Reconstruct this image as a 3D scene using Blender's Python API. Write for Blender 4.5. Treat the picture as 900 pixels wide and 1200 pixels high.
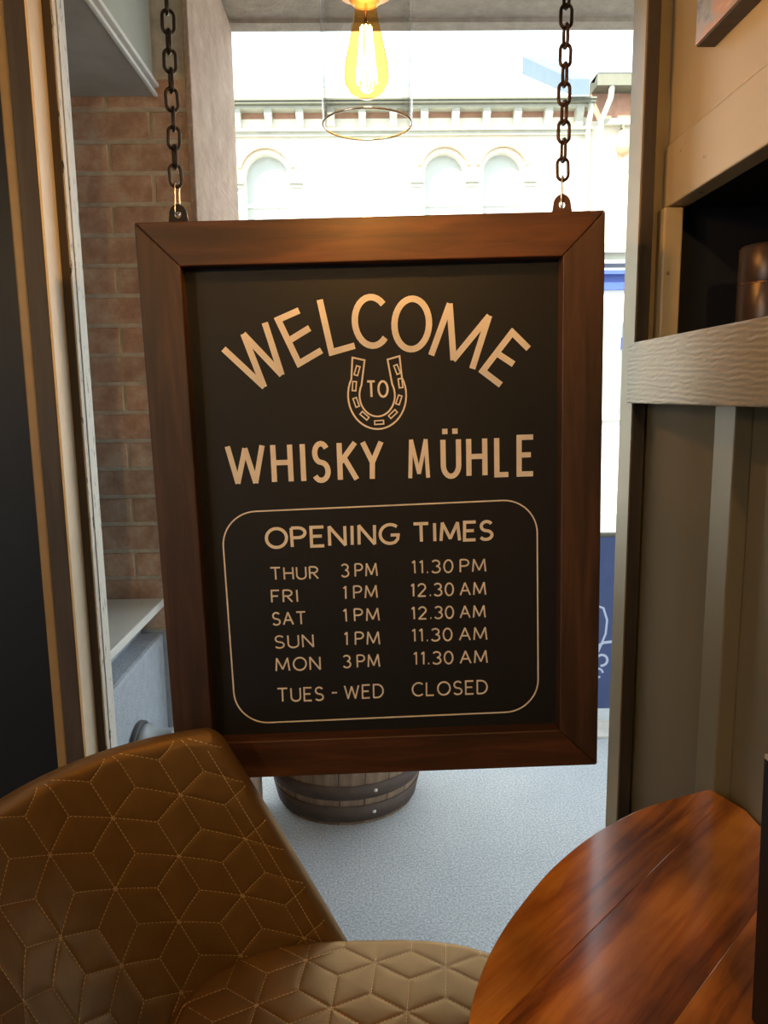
import bpy, bmesh, math, random
import numpy as np
from mathutils import Vector, Matrix
random.seed(7)
PI = math.pi
for o in list(bpy.data.objects): bpy.data.objects.remove(o)
scene = bpy.context.scene
C = scene.collection

# ------------------------------------------------------------------ camera
F = 880.0
def camera():
    # rows give the world axes in camera space (right, down, forward)
    down = Vector((525 - 450, 6229 - 600, F)).normalized()
    y = -((432 - 450) * down.x + F * down.z) / down.y
    yd = Vector((432 - 450, y, F)).normalized()
    zd = -down
    xd = yd.cross(zd)
    R = Matrix((xd, yd, zd))                       # camera (right,down,fwd) -> world
    flip = Matrix(((1, 0, 0), (0, -1, 0), (0, 0, -1)))
    cd = bpy.data.cameras.new('camera'); co = bpy.data.objects.new('camera', cd); C.objects.link(co)
    cd.sensor_fit = 'VERTICAL'; cd.sensor_height = 36.0; cd.sensor_width = 27.0
    cd.lens = 36.0 * F / 1200.0
    cd.clip_start = 0.02; cd.clip_end = 200
    co.matrix_world = Matrix.Translation((0, 0, 1.4)) @ (R @ flip).to_4x4()
    scene.camera = co
camera()

# ------------------------------------------------------------------ world, sun, exposure
W = bpy.data.worlds.new('overcast_bright_sky'); scene.world = W; W.use_nodes = True
bg = W.node_tree.nodes['Background']; bg.inputs[0].default_value = (0.80, 0.91, 1.0, 1); bg.inputs[1].default_value = 3.2
sd = bpy.data.lights.new('sun', 'SUN'); sd.energy = 17.0; sd.angle = 0.02; sd.color = (1.0, 0.93, 0.80)
so = bpy.data.objects.new('sun', sd); C.objects.link(so)
so.rotation_euler = Vector((0.38, 0.72, -0.72)).to_track_quat('-Z', 'Y').to_euler(); so.location = (-5, -10, 12)
vs = scene.view_settings
vs.view_transform = 'Standard'; vs.look = 'None'; vs.exposure = 0.0; vs.gamma = 1.0; vs.use_curve_mapping = False

# ------------------------------------------------------------------ materials
M = {}
def new_mat(name):
    m = bpy.data.materials.new(name); m.use_nodes = True; M[name] = m
    nt = m.node_tree
    return m, nt, nt.nodes['Principled BSDF']
def lnk(nt, a, b): nt.links.new(a, b)
def coords(nt, scale=(1, 1, 1), rot=(0, 0, 0)):
    tc = nt.nodes.new('ShaderNodeTexCoord'); mp = nt.nodes.new('ShaderNodeMapping')
    mp.inputs['Scale'].default_value = scale; mp.inputs['Rotation'].default_value = rot
    lnk(nt, tc.outputs['Object'], mp.inputs['Vector'])
    return mp.outputs['Vector']
def noise(nt, vec, scale, detail=4, rough=.6, dist=0):
    n = nt.nodes.new('ShaderNodeTexNoise'); n.inputs['Scale'].default_value = scale
    n.inputs['Detail'].default_value = detail; n.inputs['Roughness'].default_value = rough; n.inputs['Distortion'].default_value = dist
    lnk(nt, vec, n.inputs['Vector']); return n.outputs['Fac']
def ramp(nt, fac, stops):
    r = nt.nodes.new('ShaderNodeValToRGB'); e = r.color_ramp.elements
    while len(e) < len(stops): e.new(.5)
    for k, (p, c) in zip(e, stops): k.position = p; k.color = (*c, 1)
    lnk(nt, fac, r.inputs['Fac']); return r.outputs['Color']
def bump(nt, bsdf, fac, strength, dist=.002):
    b = nt.nodes.new('ShaderNodeBump'); b.inputs['Strength'].default_value = strength; b.inputs['Distance'].default_value = dist
    lnk(nt, fac, b.inputs['Height']); lnk(nt, b.outputs['Normal'], bsdf.inputs['Normal'])
def sc(c, k): return tuple(min(1, x * k) for x in c)
def paint(name, col, rough=.5, var=.12, scale=14, bmp=.15, stretch=(1, 1, 1), metallic=0, spec=.5, bd=.001, coat=0):
    m, nt, b = new_mat(name)
    v = coords(nt, stretch); n = noise(nt, v, scale)
    lnk(nt, ramp(nt, n, [(.25, sc(col, 1 - var)), (.75, sc(col, 1 + var))]), b.inputs['Base Color'])
    b.inputs['Roughness'].default_value = rough; b.inputs['Metallic'].default_value = metallic
    b.inputs['Specular IOR Level'].default_value = spec; b.inputs['Coat Weight'].default_value = coat
    if bmp: bump(nt, b, noise(nt, v, scale * 4), bmp, bd)
    return m
def wood(name, dark, mid, light, axis='X', scale=1.0, rough=.45, coat=0, blotch=0, rot=0, bmp=.25):
    m, nt, b = new_mat(name)
    st = {'X': (.09, 1, 1), 'Y': (1, .09, 1), 'Z': (1, 1, .09)}[axis]
    v = coords(nt, tuple(x * scale for x in st), (0, 0, rot))
    g = noise(nt, v, 55, 5, .62, .6)
    g2 = noise(nt, v, 9, 3, .5, 1.2)
    mx = nt.nodes.new('ShaderNodeMath'); mx.operation = 'MULTIPLY_ADD'
    lnk(nt, g2, mx.inputs[0]); mx.inputs[1].default_value = .6
    sub = nt.nodes.new('ShaderNodeMath'); sub.operation = 'MULTIPLY'; lnk(nt, g, sub.inputs[0]); sub.inputs[1].default_value = .45
    lnk(nt, sub.outputs[0], mx.inputs[2])
    col = ramp(nt, mx.outputs[0], [(.38, dark), (.51, mid), (.65, light)])
    if blotch:
        bn = noise(nt, coords(nt), 6, 3, .5)
        mixc = nt.nodes.new('ShaderNodeMixRGB'); mixc.blend_type = 'MULTIPLY'
        lnk(nt, ramp(nt, bn, [(.35, (1 - blotch,) * 3), (.62, (1.0,) * 3)]), mixc.inputs[2]); lnk(nt, col, mixc.inputs[1]); mixc.inputs[0].default_value = 1
        col = mixc.outputs[0]
    lnk(nt, col, b.inputs['Base Color'])
    b.inputs['Roughness'].default_value = rough; b.inputs['Coat Weight'].default_value = coat; b.inputs['Coat Roughness'].default_value = .12
    if bmp: bump(nt, b, g, bmp, .001)
    return m
def clear_glass(name, tint=(1, 1, 1), refl=1.0, rough=0.0, ior=1.45):
    m = bpy.data.materials.new(name); m.use_nodes = True; M[name] = m; nt = m.node_tree
    nt.nodes.remove(nt.nodes['Principled BSDF']); out = nt.nodes['Material Output']
    tr = nt.nodes.new('ShaderNodeBsdfTransparent'); tr.inputs[0].default_value = (*tint, 1)
    gl = nt.nodes.new('ShaderNodeBsdfGlossy'); gl.inputs['Roughness'].default_value = rough
    fr = nt.nodes.new('ShaderNodeLayerWeight'); fr.inputs['Blend'].default_value = .5
    pw = nt.nodes.new('ShaderNodeMath'); pw.operation = 'POWER'; pw.inputs[1].default_value = 5; lnk(nt, fr.outputs['Facing'], pw.inputs[0])
    mul = nt.nodes.new('ShaderNodeMath'); mul.operation = 'MULTIPLY_ADD'; mul.inputs[1].default_value = refl * .9; mul.inputs[2].default_value = .035 * refl; lnk(nt, pw.outputs[0], mul.inputs[0])
    mx = nt.nodes.new('ShaderNodeMixShader'); lnk(nt, mul.outputs[0], mx.inputs[0]); lnk(nt, tr.outputs[0], mx.inputs[1]); lnk(nt, gl.outputs[0], mx.inputs[2])
    lnk(nt, mx.outputs[0], out.inputs['Surface']); return m
def emit(name, col, strength):
    m, nt, b = new_mat(name); b.inputs['Base Color'].default_value = (*col, 1)
    b.inputs['Emission Color'].default_value = (*col, 1); b.inputs['Emission Strength'].default_value = strength; return m

wood('frame_wood_x', (.022, .008, .004), (.056, .019, .008), (.115, .040, .016), 'X', rough=.5)
wood('frame_wood_z', (.018, .008, .005), (.040, .017, .009), (.080, .035, .020), 'Z', rough=.5)
paint('chalkboard', (.0068, .0070, .0102), .55, .1, 30, .1, spec=.4)
paint('sign_paint', (.80, .73, .66), .6, .06, 60, .1)
paint('black_iron', (.018, .015, .016), .38, .2, 60, .3, metallic=.7)
paint('brown_iron', (.10, .045, .032), .45, .2, 60, .3, metallic=.3)
paint('rusty_link', (.05, .026, .020), .45, .25, 60, .3, metallic=.5)
paint('bright_steel', (.75, .72, .66), .22, .05, 40, 0, metallic=1)
paint('khaki_paint', (.45, .365, .225), .42, .06, 6, .35, (1, .25, 1), bd=.0015)
def dents(name):
    nt = M[name].node_tree; b = nt.nodes['Principled BSDF']; old = b.inputs['Base Color'].links[0].from_socket
    mixc = nt.nodes.new('ShaderNodeMixRGB'); mixc.blend_type = 'MULTIPLY'; mixc.inputs[0].default_value = 1
    lnk(nt, old, mixc.inputs[1]); lnk(nt, ramp(nt, noise(nt, coords(nt, (1, .6, 1)), 38, 2, .5), [(.24, (.45, .38, .30)), (.29, (1, 1, 1))]), mixc.inputs[2]); lnk(nt, mixc.outputs[0], b.inputs['Base Color'])
dents('khaki_paint')
paint('daylit_tan', (.31, .235, .125), .42, .06, 8, .2)  # right post's side face, daylight on it put into the tan colour
paint('olive_paint', (.140, .118, .070), .45, .07, 6, .35, (1, 1, .2), bd=.0015)
paint('daylit_cream', (.74, .65, .49), .4, .06, 30, .1)  # left mullion's side face, coloured paler than its front for the daylight
paint('ochre_bead', (.30, .20, .085), .45, .1, 30, .1)
wood('brown_frame', (.030, .022, .018), (.048, .036, .029), (.072, .054, .043), 'Z', rough=.55, bmp=.35)
paint('navy_panel', (.009, .012, .019), .45, .1, 5, .05, spec=.25)
paint('niche_navy', (.010, .011, .017), .45, .15, 8, .2)
paint('tube_brown', (.055, .034, .026), .32, .1, 20, .05, metallic=.4)
paint('copper_ring', (.45, .22, .13), .3, .05, 20, 0, metallic=.9)
paint('black_plastic', (.004, .004, .005), .5, .1, 20, .05)
paint('edge_grey', (.45, .42, .38), .5, .1, 20, 0)
wood('table_wood', (.17, .045, .007), (.50, .17, .025), (.76, .32, .055), 'X', .9, rough=.26, coat=.5, blotch=.5, bmp=.12)
wood('table_wood_dark', (.13, .034, .006), (.38, .118, .018), (.62, .24, .042), 'X', .9, rough=.26, coat=.5, blotch=.5, bmp=.12)
paint('leatherette', (.185, .108, .045), .46, .10, 25, .25, metallic=.40, bd=.0006, spec=.45)
M['leatherette'].node_tree.nodes['Principled BSDF'].inputs['Specular Tint'].default_value = (1, .72, .38, 1)
paint('thread', (.60, .46, .26), .6, .1, 80, 0)
paint('leg_black', (.02, .02, .02), .4, .1, 20, 0, metallic=.6)
wood('floor_wood', (.05, .03, .018), (.10, .06, .035), (.15, .09, .05), 'Y', .5, rough=.4)
paint('ceiling_paint', (.30, .27, .22), .7, .05, 5, .1)
paint('room_wall', (.17, .155, .11), .6, .08, 4, .1)
paint('white_trim', (.62, .60, .55), .5, .1, 30, .2)
paint('painted_sill', (.70, .68, .62), .5, .07, 12, .1)
paint('soffit_grey', (.30, .285, .26), .6, .18, 9, .2)
paint('bay_green', (.36, .36, .29), .6, .12, 5, .1)
def chipped():
    m, nt, b = new_mat('chipped_white'); v = coords(nt, (1, 1, .25))
    n = noise(nt, v, 120, 5, .7)
    lnk(nt, ramp(nt, n, [(.36, (.05, .045, .04)), (.40, (.60, .56, .50)), (1, (.72, .68, .62))]), b.inputs['Base Color']); b.inputs['Roughness'].default_value = .6
chipped()
def brick_mat(name, c1, c2, dirt):
    m, nt, b = new_mat(name)
    oi = nt.nodes.new('ShaderNodeObjectInfo'); v = coords(nt)
    add = nt.nodes.new('ShaderNodeVectorMath'); add.operation = 'ADD'; lnk(nt, v, add.inputs[0])
    sv = nt.nodes.new('ShaderNodeVectorMath'); sv.operation = 'SCALE'; sv.inputs[0].default_value = (9, 4, 7); lnk(nt, oi.outputs['Random'], sv.inputs['Scale']); lnk(nt, sv.outputs[0], add.inputs[1])
    n = noise(nt, add.outputs[0], 16, 6, .7)
    base = ramp(nt, n, [(.38, c1), (.52, c2), (.68, dirt)])
    mixc = nt.nodes.new('ShaderNodeMixRGB'); mixc.blend_type = 'MULTIPLY'; mixc.inputs[0].default_value = 1
    lnk(nt, base, mixc.inputs[1]); lnk(nt, ramp(nt, oi.outputs['Random'], [(0, (.78, .76, .74)), (1, (1.08, 1.04, 1.0))]), mixc.inputs[2])
    lnk(nt, mixc.outputs[0], b.inputs['Base Color']); b.inputs['Roughness'].default_value = .85
    bump(nt, b, noise(nt, add.outputs[0], 90, 5, .7), .6, .003)
brick_mat('old_brick', (.46, .27, .18), (.60, .385, .27), (.68, .56, .43))
paint('mortar', (.56, .50, .40), .9, .25, 30, .6, bd=.003)
def tooled():
    m, nt, b = new_mat('tooled_stone')
    v = coords(nt, (1, 1, 1), (.75, 0, 0)); n = noise(nt, v, 12, 6, .7)
    lnk(nt, ramp(nt, n, [(.3, (.34, .22, .155)), (.7, (.54, .38, .27))]), b.inputs['Base Color']); b.inputs['Roughness'].default_value = .85
    w = nt.nodes.new('ShaderNodeTexNoise'); w.inputs['Scale'].default_value = 60
    v2 = coords(nt, (1, .14, 1), (.85, 0, 0)); lnk(nt, v2, w.inputs['Vector']); w.inputs['Detail'].default_value = 3
    bump(nt, b, w.outputs['Fac'], .9, .008)
tooled()
paint('porch_render', (.36, .29, .22), .9, .2, 25, .8, bd=.004)
paint('bluegrey_render', (.40, .44, .49), .7, .15, 40, .9, bd=.004)
def tarmac():
    m, nt, b = new_mat('pavement_tarmac')
    v = coords(nt); big = noise(nt, v, 1.3, 3); fine = noise(nt, v, 130, 3, .8)
    vor = nt.nodes.new('ShaderNodeTexVoronoi'); vor.inputs['Scale'].default_value = 60; lnk(nt, v, vor.inputs['Vector'])
    c = ramp(nt, fine, [(.36, (.27, .285, .305)), (.50, (.41, .43, .45)), (.66, (.58, .595, .61))])
    mixc = nt.nodes.new('ShaderNodeMixRGB'); mixc.blend_type = 'MULTIPLY'; mixc.inputs[0].default_value = 1
    lnk(nt, c, mixc.inputs[1]); lnk(nt, ramp(nt, big, [(.3, (.85, .86, .88)), (.7, (1.05, 1.05, 1.05))]), mixc.inputs[2])
    lnk(nt, mixc.outputs[0], b.inputs['Base Color']); b.inputs['Roughness'].default_value = .8
    bump(nt, b, noise(nt, v, 170, 3, .8), .6, .004)
tarmac()
paint('road', (.26, .265, .27), .85, .15, 20, .4)
paint('kerb_stone', (.55, .52, .48), .8, .12, 15, .3)
wood('stave_wood', (.070, .042, .026), (.145, .090, .056), (.23, .15, .095), 'Z', rough=.7)
paint('hoop_iron', (.062, .038, .028), .7, .25, 20, .3)
paint('rivet', (.6, .58, .55), .4, .05, 20, 0)
paint('facade_white', (.80, .76, .66), .8, .06, 3, .1)
paint('facade_stone', (.50, .49, .40), .8, .12, 8, .2)
paint('facade_brick', (.46, .25, .17), .85, .2, 10, .2)
paint('hood_tan', (.55, .36, .20), .8, .1, 10, .1)
paint('roof_slate', (.46, .47, .43), .8, .12, 4, .2)
paint('lead_grey', (.10, .14, .19), .6, .1, 6, .1)
paint('gutter_dark', (.15, .15, .11), .6, .1, 10, .1)
paint('pane_pale', (.55, .58, .55), .15, .1, 2, 0)
paint('shop_blue', (.05, .09, .36), .4, .08, 8, .05)
paint('shop_white', (.78, .78, .76), .5, .05, 8, .05)
paint('banner_blue', (.055, .085, .21), .7, .12, 9, .2)
paint('banner_white', (.55, .62, .78), .7, .05, 9, 0)
paint('drum_grey', (.36, .39, .42), .4, .06, 20, .05)
paint('drum_dark', (.06, .065, .07), .5, .1, 20, .05)
paint('lamp_black', (.25, .16, .09), .3, .05, 20, 0, metallic=.8)
clear_glass('window_glass', (.97, .985, .98), .55)
clear_glass('shade_glass', (.99, .99, .985), .7)
paint('rim_glass', (.90, .90, .88), .12, .02, 20, 0, metallic=.8)
clear_glass('amber_glass', (1.0, .74, .36), .9)
emit('filament', (1.0, .62, .20), 140)
def picture_mat():
    m, nt, b = new_mat('picture_print'); v = coords(nt, (1, 2.2, 7), (.5, 0, 0)); n = noise(nt, v, 5, 5, .6, .6)
    lnk(nt, ramp(nt, n, [(.30, (.10, .10, .12)), (.45, (.30, .30, .30)), (.56, (.48, .24, .12)), (.70, (.55, .40, .30))]), b.inputs['Base Color']); b.inputs['Roughness'].default_value = .35
picture_mat()
def ledge_mat():
    m, nt, b = new_mat('ledge_paint'); v = coords(nt, (1, 1, 1))
    wv = nt.nodes.new('ShaderNodeTexWave'); wv.wave_type = 'RINGS'; wv.rings_direction = 'X'
    mp = nt.nodes.new('ShaderNodeMapping'); mp.inputs['Scale'].default_value = (1, .38, 1); mp.inputs['Location'].default_value = (0, -.42, .10); lnk(nt, v, mp.inputs['Vector']); lnk(nt, mp.outputs[0], wv.inputs['Vector'])
    wv.inputs['Scale'].default_value = 38; wv.inputs['Distortion'].default_value = 5; wv.inputs['Detail'].default_value = 2.5; wv.inputs['Detail Scale'].default_value = 1.6
    n = noise(nt, v, 8)
    lnk(nt, ramp(nt, n, [(.3, (.20, .158, .090)), (.7, (.24, .19, .110))]), b.inputs['Base Color']); b.inputs['Roughness'].default_value = .40
    bump(nt, b, wv.outputs['Fac'], .45, .002)
ledge_mat()

GZ = -0.20                                   # pavement level outside
# ------------------------------------------------------------------ mesh helpers
class MB:
    def __init__(s): s.v = []; s.f = []
    def add(s, vs, fs):
        k = len(s.v); s.v += [tuple(p) for p in vs]; s.f += [tuple(i + k for i in f) for f in fs]; return s
    def box(s, x0, x1, y0, y1, z0, z1):
        return s.add([(x0, y0, z0), (x1, y0, z0), (x1, y1, z0), (x0, y1, z0), (x0, y0, z1), (x1, y0, z1), (x1, y1, z1), (x0, y1, z1)],
                     [(0, 3, 2, 1), (4, 5, 6, 7), (0, 1, 5, 4), (1, 2, 6, 5), (2, 3, 7, 6), (3, 0, 4, 7)])
    def prism(s, poly, a, b, axis='Y'):
        """closed polygon in the two other axes, extruded from a to b along axis"""
        n = len(poly)
        def P(p, d): return {'Y': (p[0], d, p[1]), 'Z': (p[0], p[1], d), 'X': (d, p[0], p[1])}[axis]
        vs = [P(p, a) for p in poly] + [P(p, b) for p in poly]
        fs = [tuple(range(n)), tuple(range(2 * n - 1, n - 1, -1))] + [(i, i + n, (i + 1) % n + n, (i + 1) % n) for i in range(n)]
        return s.add(vs, fs)
    def tube(s, path, r, n=8, closed=False, cap=True):
        path = [Vector(p) for p in path]; m = len(path); rings = []; up = None
        rr = r if isinstance(r, (list, tuple)) else [r] * m
        for i, p in enumerate(path):
            a = path[i - 1] if (i or closed) else p; b = path[(i + 1) % m] if (i < m - 1 or closed) else p
            t = (b - a).normalized()
            if up is None: up = t.orthogonal().normalized()
            up = (up - t * up.dot(t)).normalized(); w = t.cross(up)
            rings.append([p + (up * math.cos(2 * PI * k / n) + w * math.sin(2 * PI * k / n)) * rr[i] for k in range(n)])
        vs = [q for g in rings for q in g]; fs = []
        for i in range(m if closed else m - 1):
            j = (i + 1) % m
            for k in range(n): fs.append((i * n + k, i * n + (k + 1) % n, j * n + (k + 1) % n, j * n + k))
        if cap and not closed: fs += [tuple(range(n))[::-1], tuple(range((m - 1) * n, m * n))]
        return s.add(vs, fs)
    def lathe(s, prof, n=32, c=(0, 0, 0), closed=False):
        vs = []; fs = []; m = len(prof)
        for (r, z) in prof:
            for k in range(n): a = 2 * PI * k / n; vs.append((c[0] + r * math.cos(a), c[1] + r * math.sin(a), c[2] + z))
        for i in range(m if closed else m - 1):
            j = (i + 1) % m
            for k in range(n): fs.append((i * n + k, i * n + (k + 1) % n, j * n + (k + 1) % n, j * n + k))
        return s.add(vs, fs)
    def ribbon(s, pts, w, y0, y1, closed=False):
        """flat painted stroke in the XZ plane, front at y0; sharp corners are two brush strokes that overlap"""
        P = [Vector(p) for p in pts]
        if not closed:
            for i in range(1, len(P) - 1):
                d1, d2 = (P[i] - P[i - 1]).normalized(), (P[i + 1] - P[i]).normalized()
                if d1.dot(d2) < .5 and d1.dot(d2) != 0:
                    e = w * (.46 if d1.dot(d2) > -.2 else .12)
                    s.ribbon([tuple(p) for p in P[:i]] + [tuple(P[i] + d1 * e)], w, y0, y1)
                    s.ribbon([tuple(P[i] - d2 * e)] + [tuple(p) for p in P[i + 1:]], w, y0, y1); return s
        s.k = getattr(s, 'k', 0) + 1; y0 -= .00004 * (s.k % 9)
        m = len(P); L = []; R = []
        for i in range(m):
            a = P[i - 1] if (i or closed) else None; b = P[(i + 1) % m] if (i < m - 1 or closed) else None
            d1 = (P[i] - a).normalized() if a is not None else None; d2 = (b - P[i]).normalized() if b is not None else None
            if d1 is None: d1 = d2
            if d2 is None: d2 = d1
            n1 = Vector((-d1.y, d1.x)); nn = (n1 + Vector((-d2.y, d2.x))).normalized(); k = min(1 / max(nn.dot(n1), .3), 1.6)
            L.append(P[i] + nn * k * w / 2); R.append(P[i] - nn * k * w / 2)
        vs = [(p.x, y0, p.y) for p in L] + [(p.x, y0, p.y) for p in R] + [(p.x, y1, p.y) for p in L] + [(p.x, y1, p.y) for p in R]
        fs = []
        for i in range(m if closed else m - 1):
            j = (i + 1) % m
            fs += [(i, m + i, m + j, j), (2 * m + i, i, j, 2 * m + j), (m + i, 3 * m + i, 3 * m + j, m + j)]
        if not closed: fs += [(0, 2 * m, 3 * m, m), (m - 1, 2 * m - 1, 4 * m - 1, 3 * m - 1)]
        return s.add(vs, fs)
    def mesh(s, name, mat, smooth=False, origin=(0, 0, 0)):
        me = bpy.data.meshes.new(name); o = Vector(origin)
        me.from_pydata([tuple(Vector(v) - o) for v in s.v], [], s.f); me.validate(); me.update()
        bm = bmesh.new(); bm.from_mesh(me); bmesh.ops.recalc_face_normals(bm, faces=bm.faces); bm.to_mesh(me); bm.free()
        me.materials.append(M[mat])
        if smooth: me.polygons.foreach_set('use_smooth', [True] * len(me.polygons))
        return me
def link(name, me, parent=None, loc=(0, 0, 0), rot=(0, 0, 0)):
    o = bpy.data.objects.new(name, me); C.objects.link(o); o.location = loc; o.rotation_euler = rot
    if parent: o.parent = parent
    return o
def bevel(o, w, seg=2):
    b = o.modifiers.new('bevel', 'BEVEL'); b.width = w; b.segments = seg; b.limit_method = 'ANGLE'; b.angle_limit = math.radians(40)
    return o
def wloc(p):
    v = Vector((0, 0, 0))
    while p: v += p.location; p = p.parent
    return v
def part(name, mb, mat, parent, smooth=False, bev=0, local=False, seg=2):
    """mesh given in world coordinates (or local ones), made a child of parent"""
    o = link(name, mb.mesh(name, mat, smooth, (0, 0, 0) if local else wloc(parent)), parent)
    if bev: bevel(o, bev, seg)
    return o
def solo(name, mb, mat, label=None, cat=None, group=None, kind=None, smooth=False, bev=0):
    xs = list(zip(*mb.v)); og = ((min(xs[0]) + max(xs[0])) / 2, (min(xs[1]) + max(xs[1])) / 2, min(xs[2]))
    o = link(name, mb.mesh(name, mat, smooth, og), None, og)
    if bev: bevel(o, bev)
    return tag(o, label, cat, group, kind)
def tag(o, label=None, cat=None, group=None, kind=None):
    for k, v in (('label', label), ('category', cat), ('group', group), ('kind', kind)):
        if v: o[k] = v
    return o
def thing(name, loc, label=None, cat=None, group=None, kind=None):
    return tag(link(name, None, None, loc), label, cat, group, kind)
def arc(cx, cy, rx, ry, a0, a1, n=12):
    return [(cx + rx * math.cos(math.radians(a0 + (a1 - a0) * i / n)), cy + ry * math.sin(math.radians(a0 + (a1 - a0) * i / n))) for i in range(n + 1)]

# ================================================================== THE SETTING: inside
solo('floor', MB().box(-3, 1.2, -3.5, 1.36, -.05, 0), 'floor_wood', 'dark wooden floor boards inside the bar', kind='structure')
solo('ceiling', MB().box(-3, 1.2, -3.5, 1.47, 2.45, 2.55), 'ceiling_paint', 'dull khaki ceiling of the bar', kind='structure')
wl_ = MB().box(-3.1, -3, -3.5, -3.3, 0, 2.45).box(-3.1, -3, -.9, 1.47, 0, 2.45).box(-3.1, -3, -3.3, -.9, 0, .6).box(-3.1, -3, -3.3, -.9, 2.4, 2.45)
solo('wall_left', wl_, 'room_wall', 'khaki side wall of the bar with a wide window opening', kind='structure')
solo('wall_back', MB().box(-3, 1.2, -3.6, -3.5, 0, 2.45), 'room_wall', 'khaki rear wall of the bar', kind='structure')
# front wall: dark panel left of the window, wall above and below it
wf = thing('wall_front', (-.6, 1.40, 0), 'dark wall around the window', kind='structure')
part('panel', MB().box(-3, -.584, 1.375, 1.47, 0, 2.45), 'navy_panel', wf)
part('head', MB().box(-.624, .60, 1.40, 1.47, 2.25, 2.45), 'brown_frame', wf)
part('riser', MB().box(-.624, .60, 1.37, 1.47, GZ, .15), 'brown_frame', wf)
# window: every member of the frame on its own, and the pane
wn = thing('window_1', (0, 1.42, .15), 'tall fixed window behind the hanging sign', kind='structure')
part('bead', MB().box(-.604, -.584, 1.350, 1.40, .15, 2.25), 'ochre_bead', wn, bev=.004)
part('mullion', MB().box(-.584, -.5495, 1.345, 1.47, .15, 2.25), 'brown_frame', wn, bev=.002)
part('reveal', MB().prism([(-.5497, 1.346), (-.5465, 1.348), (-.5435, 1.40), (-.5497, 1.40)], .15, 2.25, 'Z'), 'daylit_cream', wn)
part('sash', MB().box(-.5497, -.529, 1.400, 1.46, .15, 2.25), 'brown_frame', wn, bev=.0015)
part('putty_edge', MB().box(-.529, -.526, 1.4015, 1.4155, .15, 2.25).prism([(-.529, 1.4225), (-.526, 1.4225), (-.5275, 1.46), (-.529, 1.46)], .15, 2.25, 'Z'), 'chipped_white', wn)
part('sill_board', MB().box(-.549, .50, 1.345, 1.48, .13, .165), 'brown_frame', wn, bev=.003)
part('reveal', MB().box(.4720, .4745, 1.352, 1.4155, .15, 2.25), 'daylit_tan', wn)
part('mullion', MB().box(.4745, .4965, 1.350, 1.424, .15, 2.25), 'brown_frame', wn, bev=.0015)
part('head_rail', MB().box(-.5497, .4745, 1.378, 1.46, 2.19, 2.25), 'brown_frame', wn, bev=.003)
part('pane', MB().box(-.529, .4745, 1.416, 1.422, .165, 2.19), 'window_glass', wn)

# right wall: panelled above and below a shelf niche
wr = thing('wall_right', (.60, .5, 0), 'painted timber panelling with a dark shelf niche', kind='structure')
UX, LX = .530, .560
part('plank', MB().box(UX, UX + .03, -.6, 1.40, 1.822, 2.45), 'khaki_paint', wr, bev=.003)
part('plank', MB().box(UX - .006, UX + .03, -.6, 1.395, 1.716, 1.819), 'khaki_paint', wr, bev=.003)
part('corner_trim', MB().box(.4965, UX + .03, 1.384, 1.43, 1.486, 2.45), 'khaki_paint', wr, bev=.002)
part('corner_strip', MB().box(.516, UX + .02, 1.352, 1.386, 1.486, 1.714), 'khaki_paint', wr, bev=.003)
part('niche_end', MB().box(UX + .02, .95, 1.392, 1.44, 1.40, 1.80), 'niche_navy', wr)
part('niche_back', MB().box(.93, .96, -.6, 1.40, 1.40, 1.80), 'niche_navy', wr)
part('niche_top', MB().box(UX + .03, .95, -.6, 1.40, 1.722, 1.75), 'niche_navy', wr)
part('niche_end', MB().box(UX + .02, .95, -.6, -.56, 1.40, 1.80), 'niche_navy', wr)
part('shelf_board', MB().box(.492, .95, -.6, 1.39, 1.440, 1.482), 'niche_navy', wr)
part('ledge', MB().box(.466, .492, -.6, 1.366, 1.379, 1.485), 'ledge_paint', wr, bev=.0025)
part('ledge_return', MB().box(.492, .60, -.6, 1.39, 1.385, 1.44), 'olive_paint', wr)
ys = [1.53, 1.122, .83, .50, .17, -.16, -.6]
part('panel_board', MB().prism([(.4970, 1.376), (LX, ys[1] + .036), (LX + .02, ys[1] + .036), (LX + .02, 1.53), (.5200, 1.459), (.4970, 1.45)], 0, 1.386, 'Z'), 'olive_paint', wr)
for a, b in zip(ys, ys[1:]):
    part('panel_board', MB().box(LX, LX + .02, b + .001, min(a, 1.157) - .001, 0, 1.386), 'olive_paint', wr)
for y in ys[1:-1]:
    part('batten', MB().box(LX - .027, LX, y - .032, y + .034, .0, 1.384), 'olive_paint', wr, bev=.002)
part('stub', MB().box(.518, LX, 1.46, 1.53, GZ, 2.45), 'brown_frame', wr)
part('backing', MB().box(LX + .02, LX + .05, -3.5, 1.47, 0, 1.40).box(LX + .4, LX + .45, -3.5, 1.47, 1.3, 2.45).box(LX, LX + .4, -3.5, -.6, 0, 2.45), 'olive_paint', wr)

# ================================================================== THE SETTING: outside
pv = thing('pavement', (0, 3, GZ), 'blue grey speckled pavement outside the window', kind='structure')
part('surface', MB().box(-8, 8, 1.37, 3.28, GZ - .1, GZ), 'pavement_tarmac', pv)
for i in range(9):
    part('kerb_stone', MB().box(-4 + i * .9, -3.105 + i * .9, 3.28, 3.46, GZ - .1, GZ + .012), 'kerb_stone', pv, bev=.006)
solo('road', MB().box(-14, 14, 3.46, 10.0, GZ - .2, GZ - .03), 'road', 'pale grey road between the two buildings', kind='structure')
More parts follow.
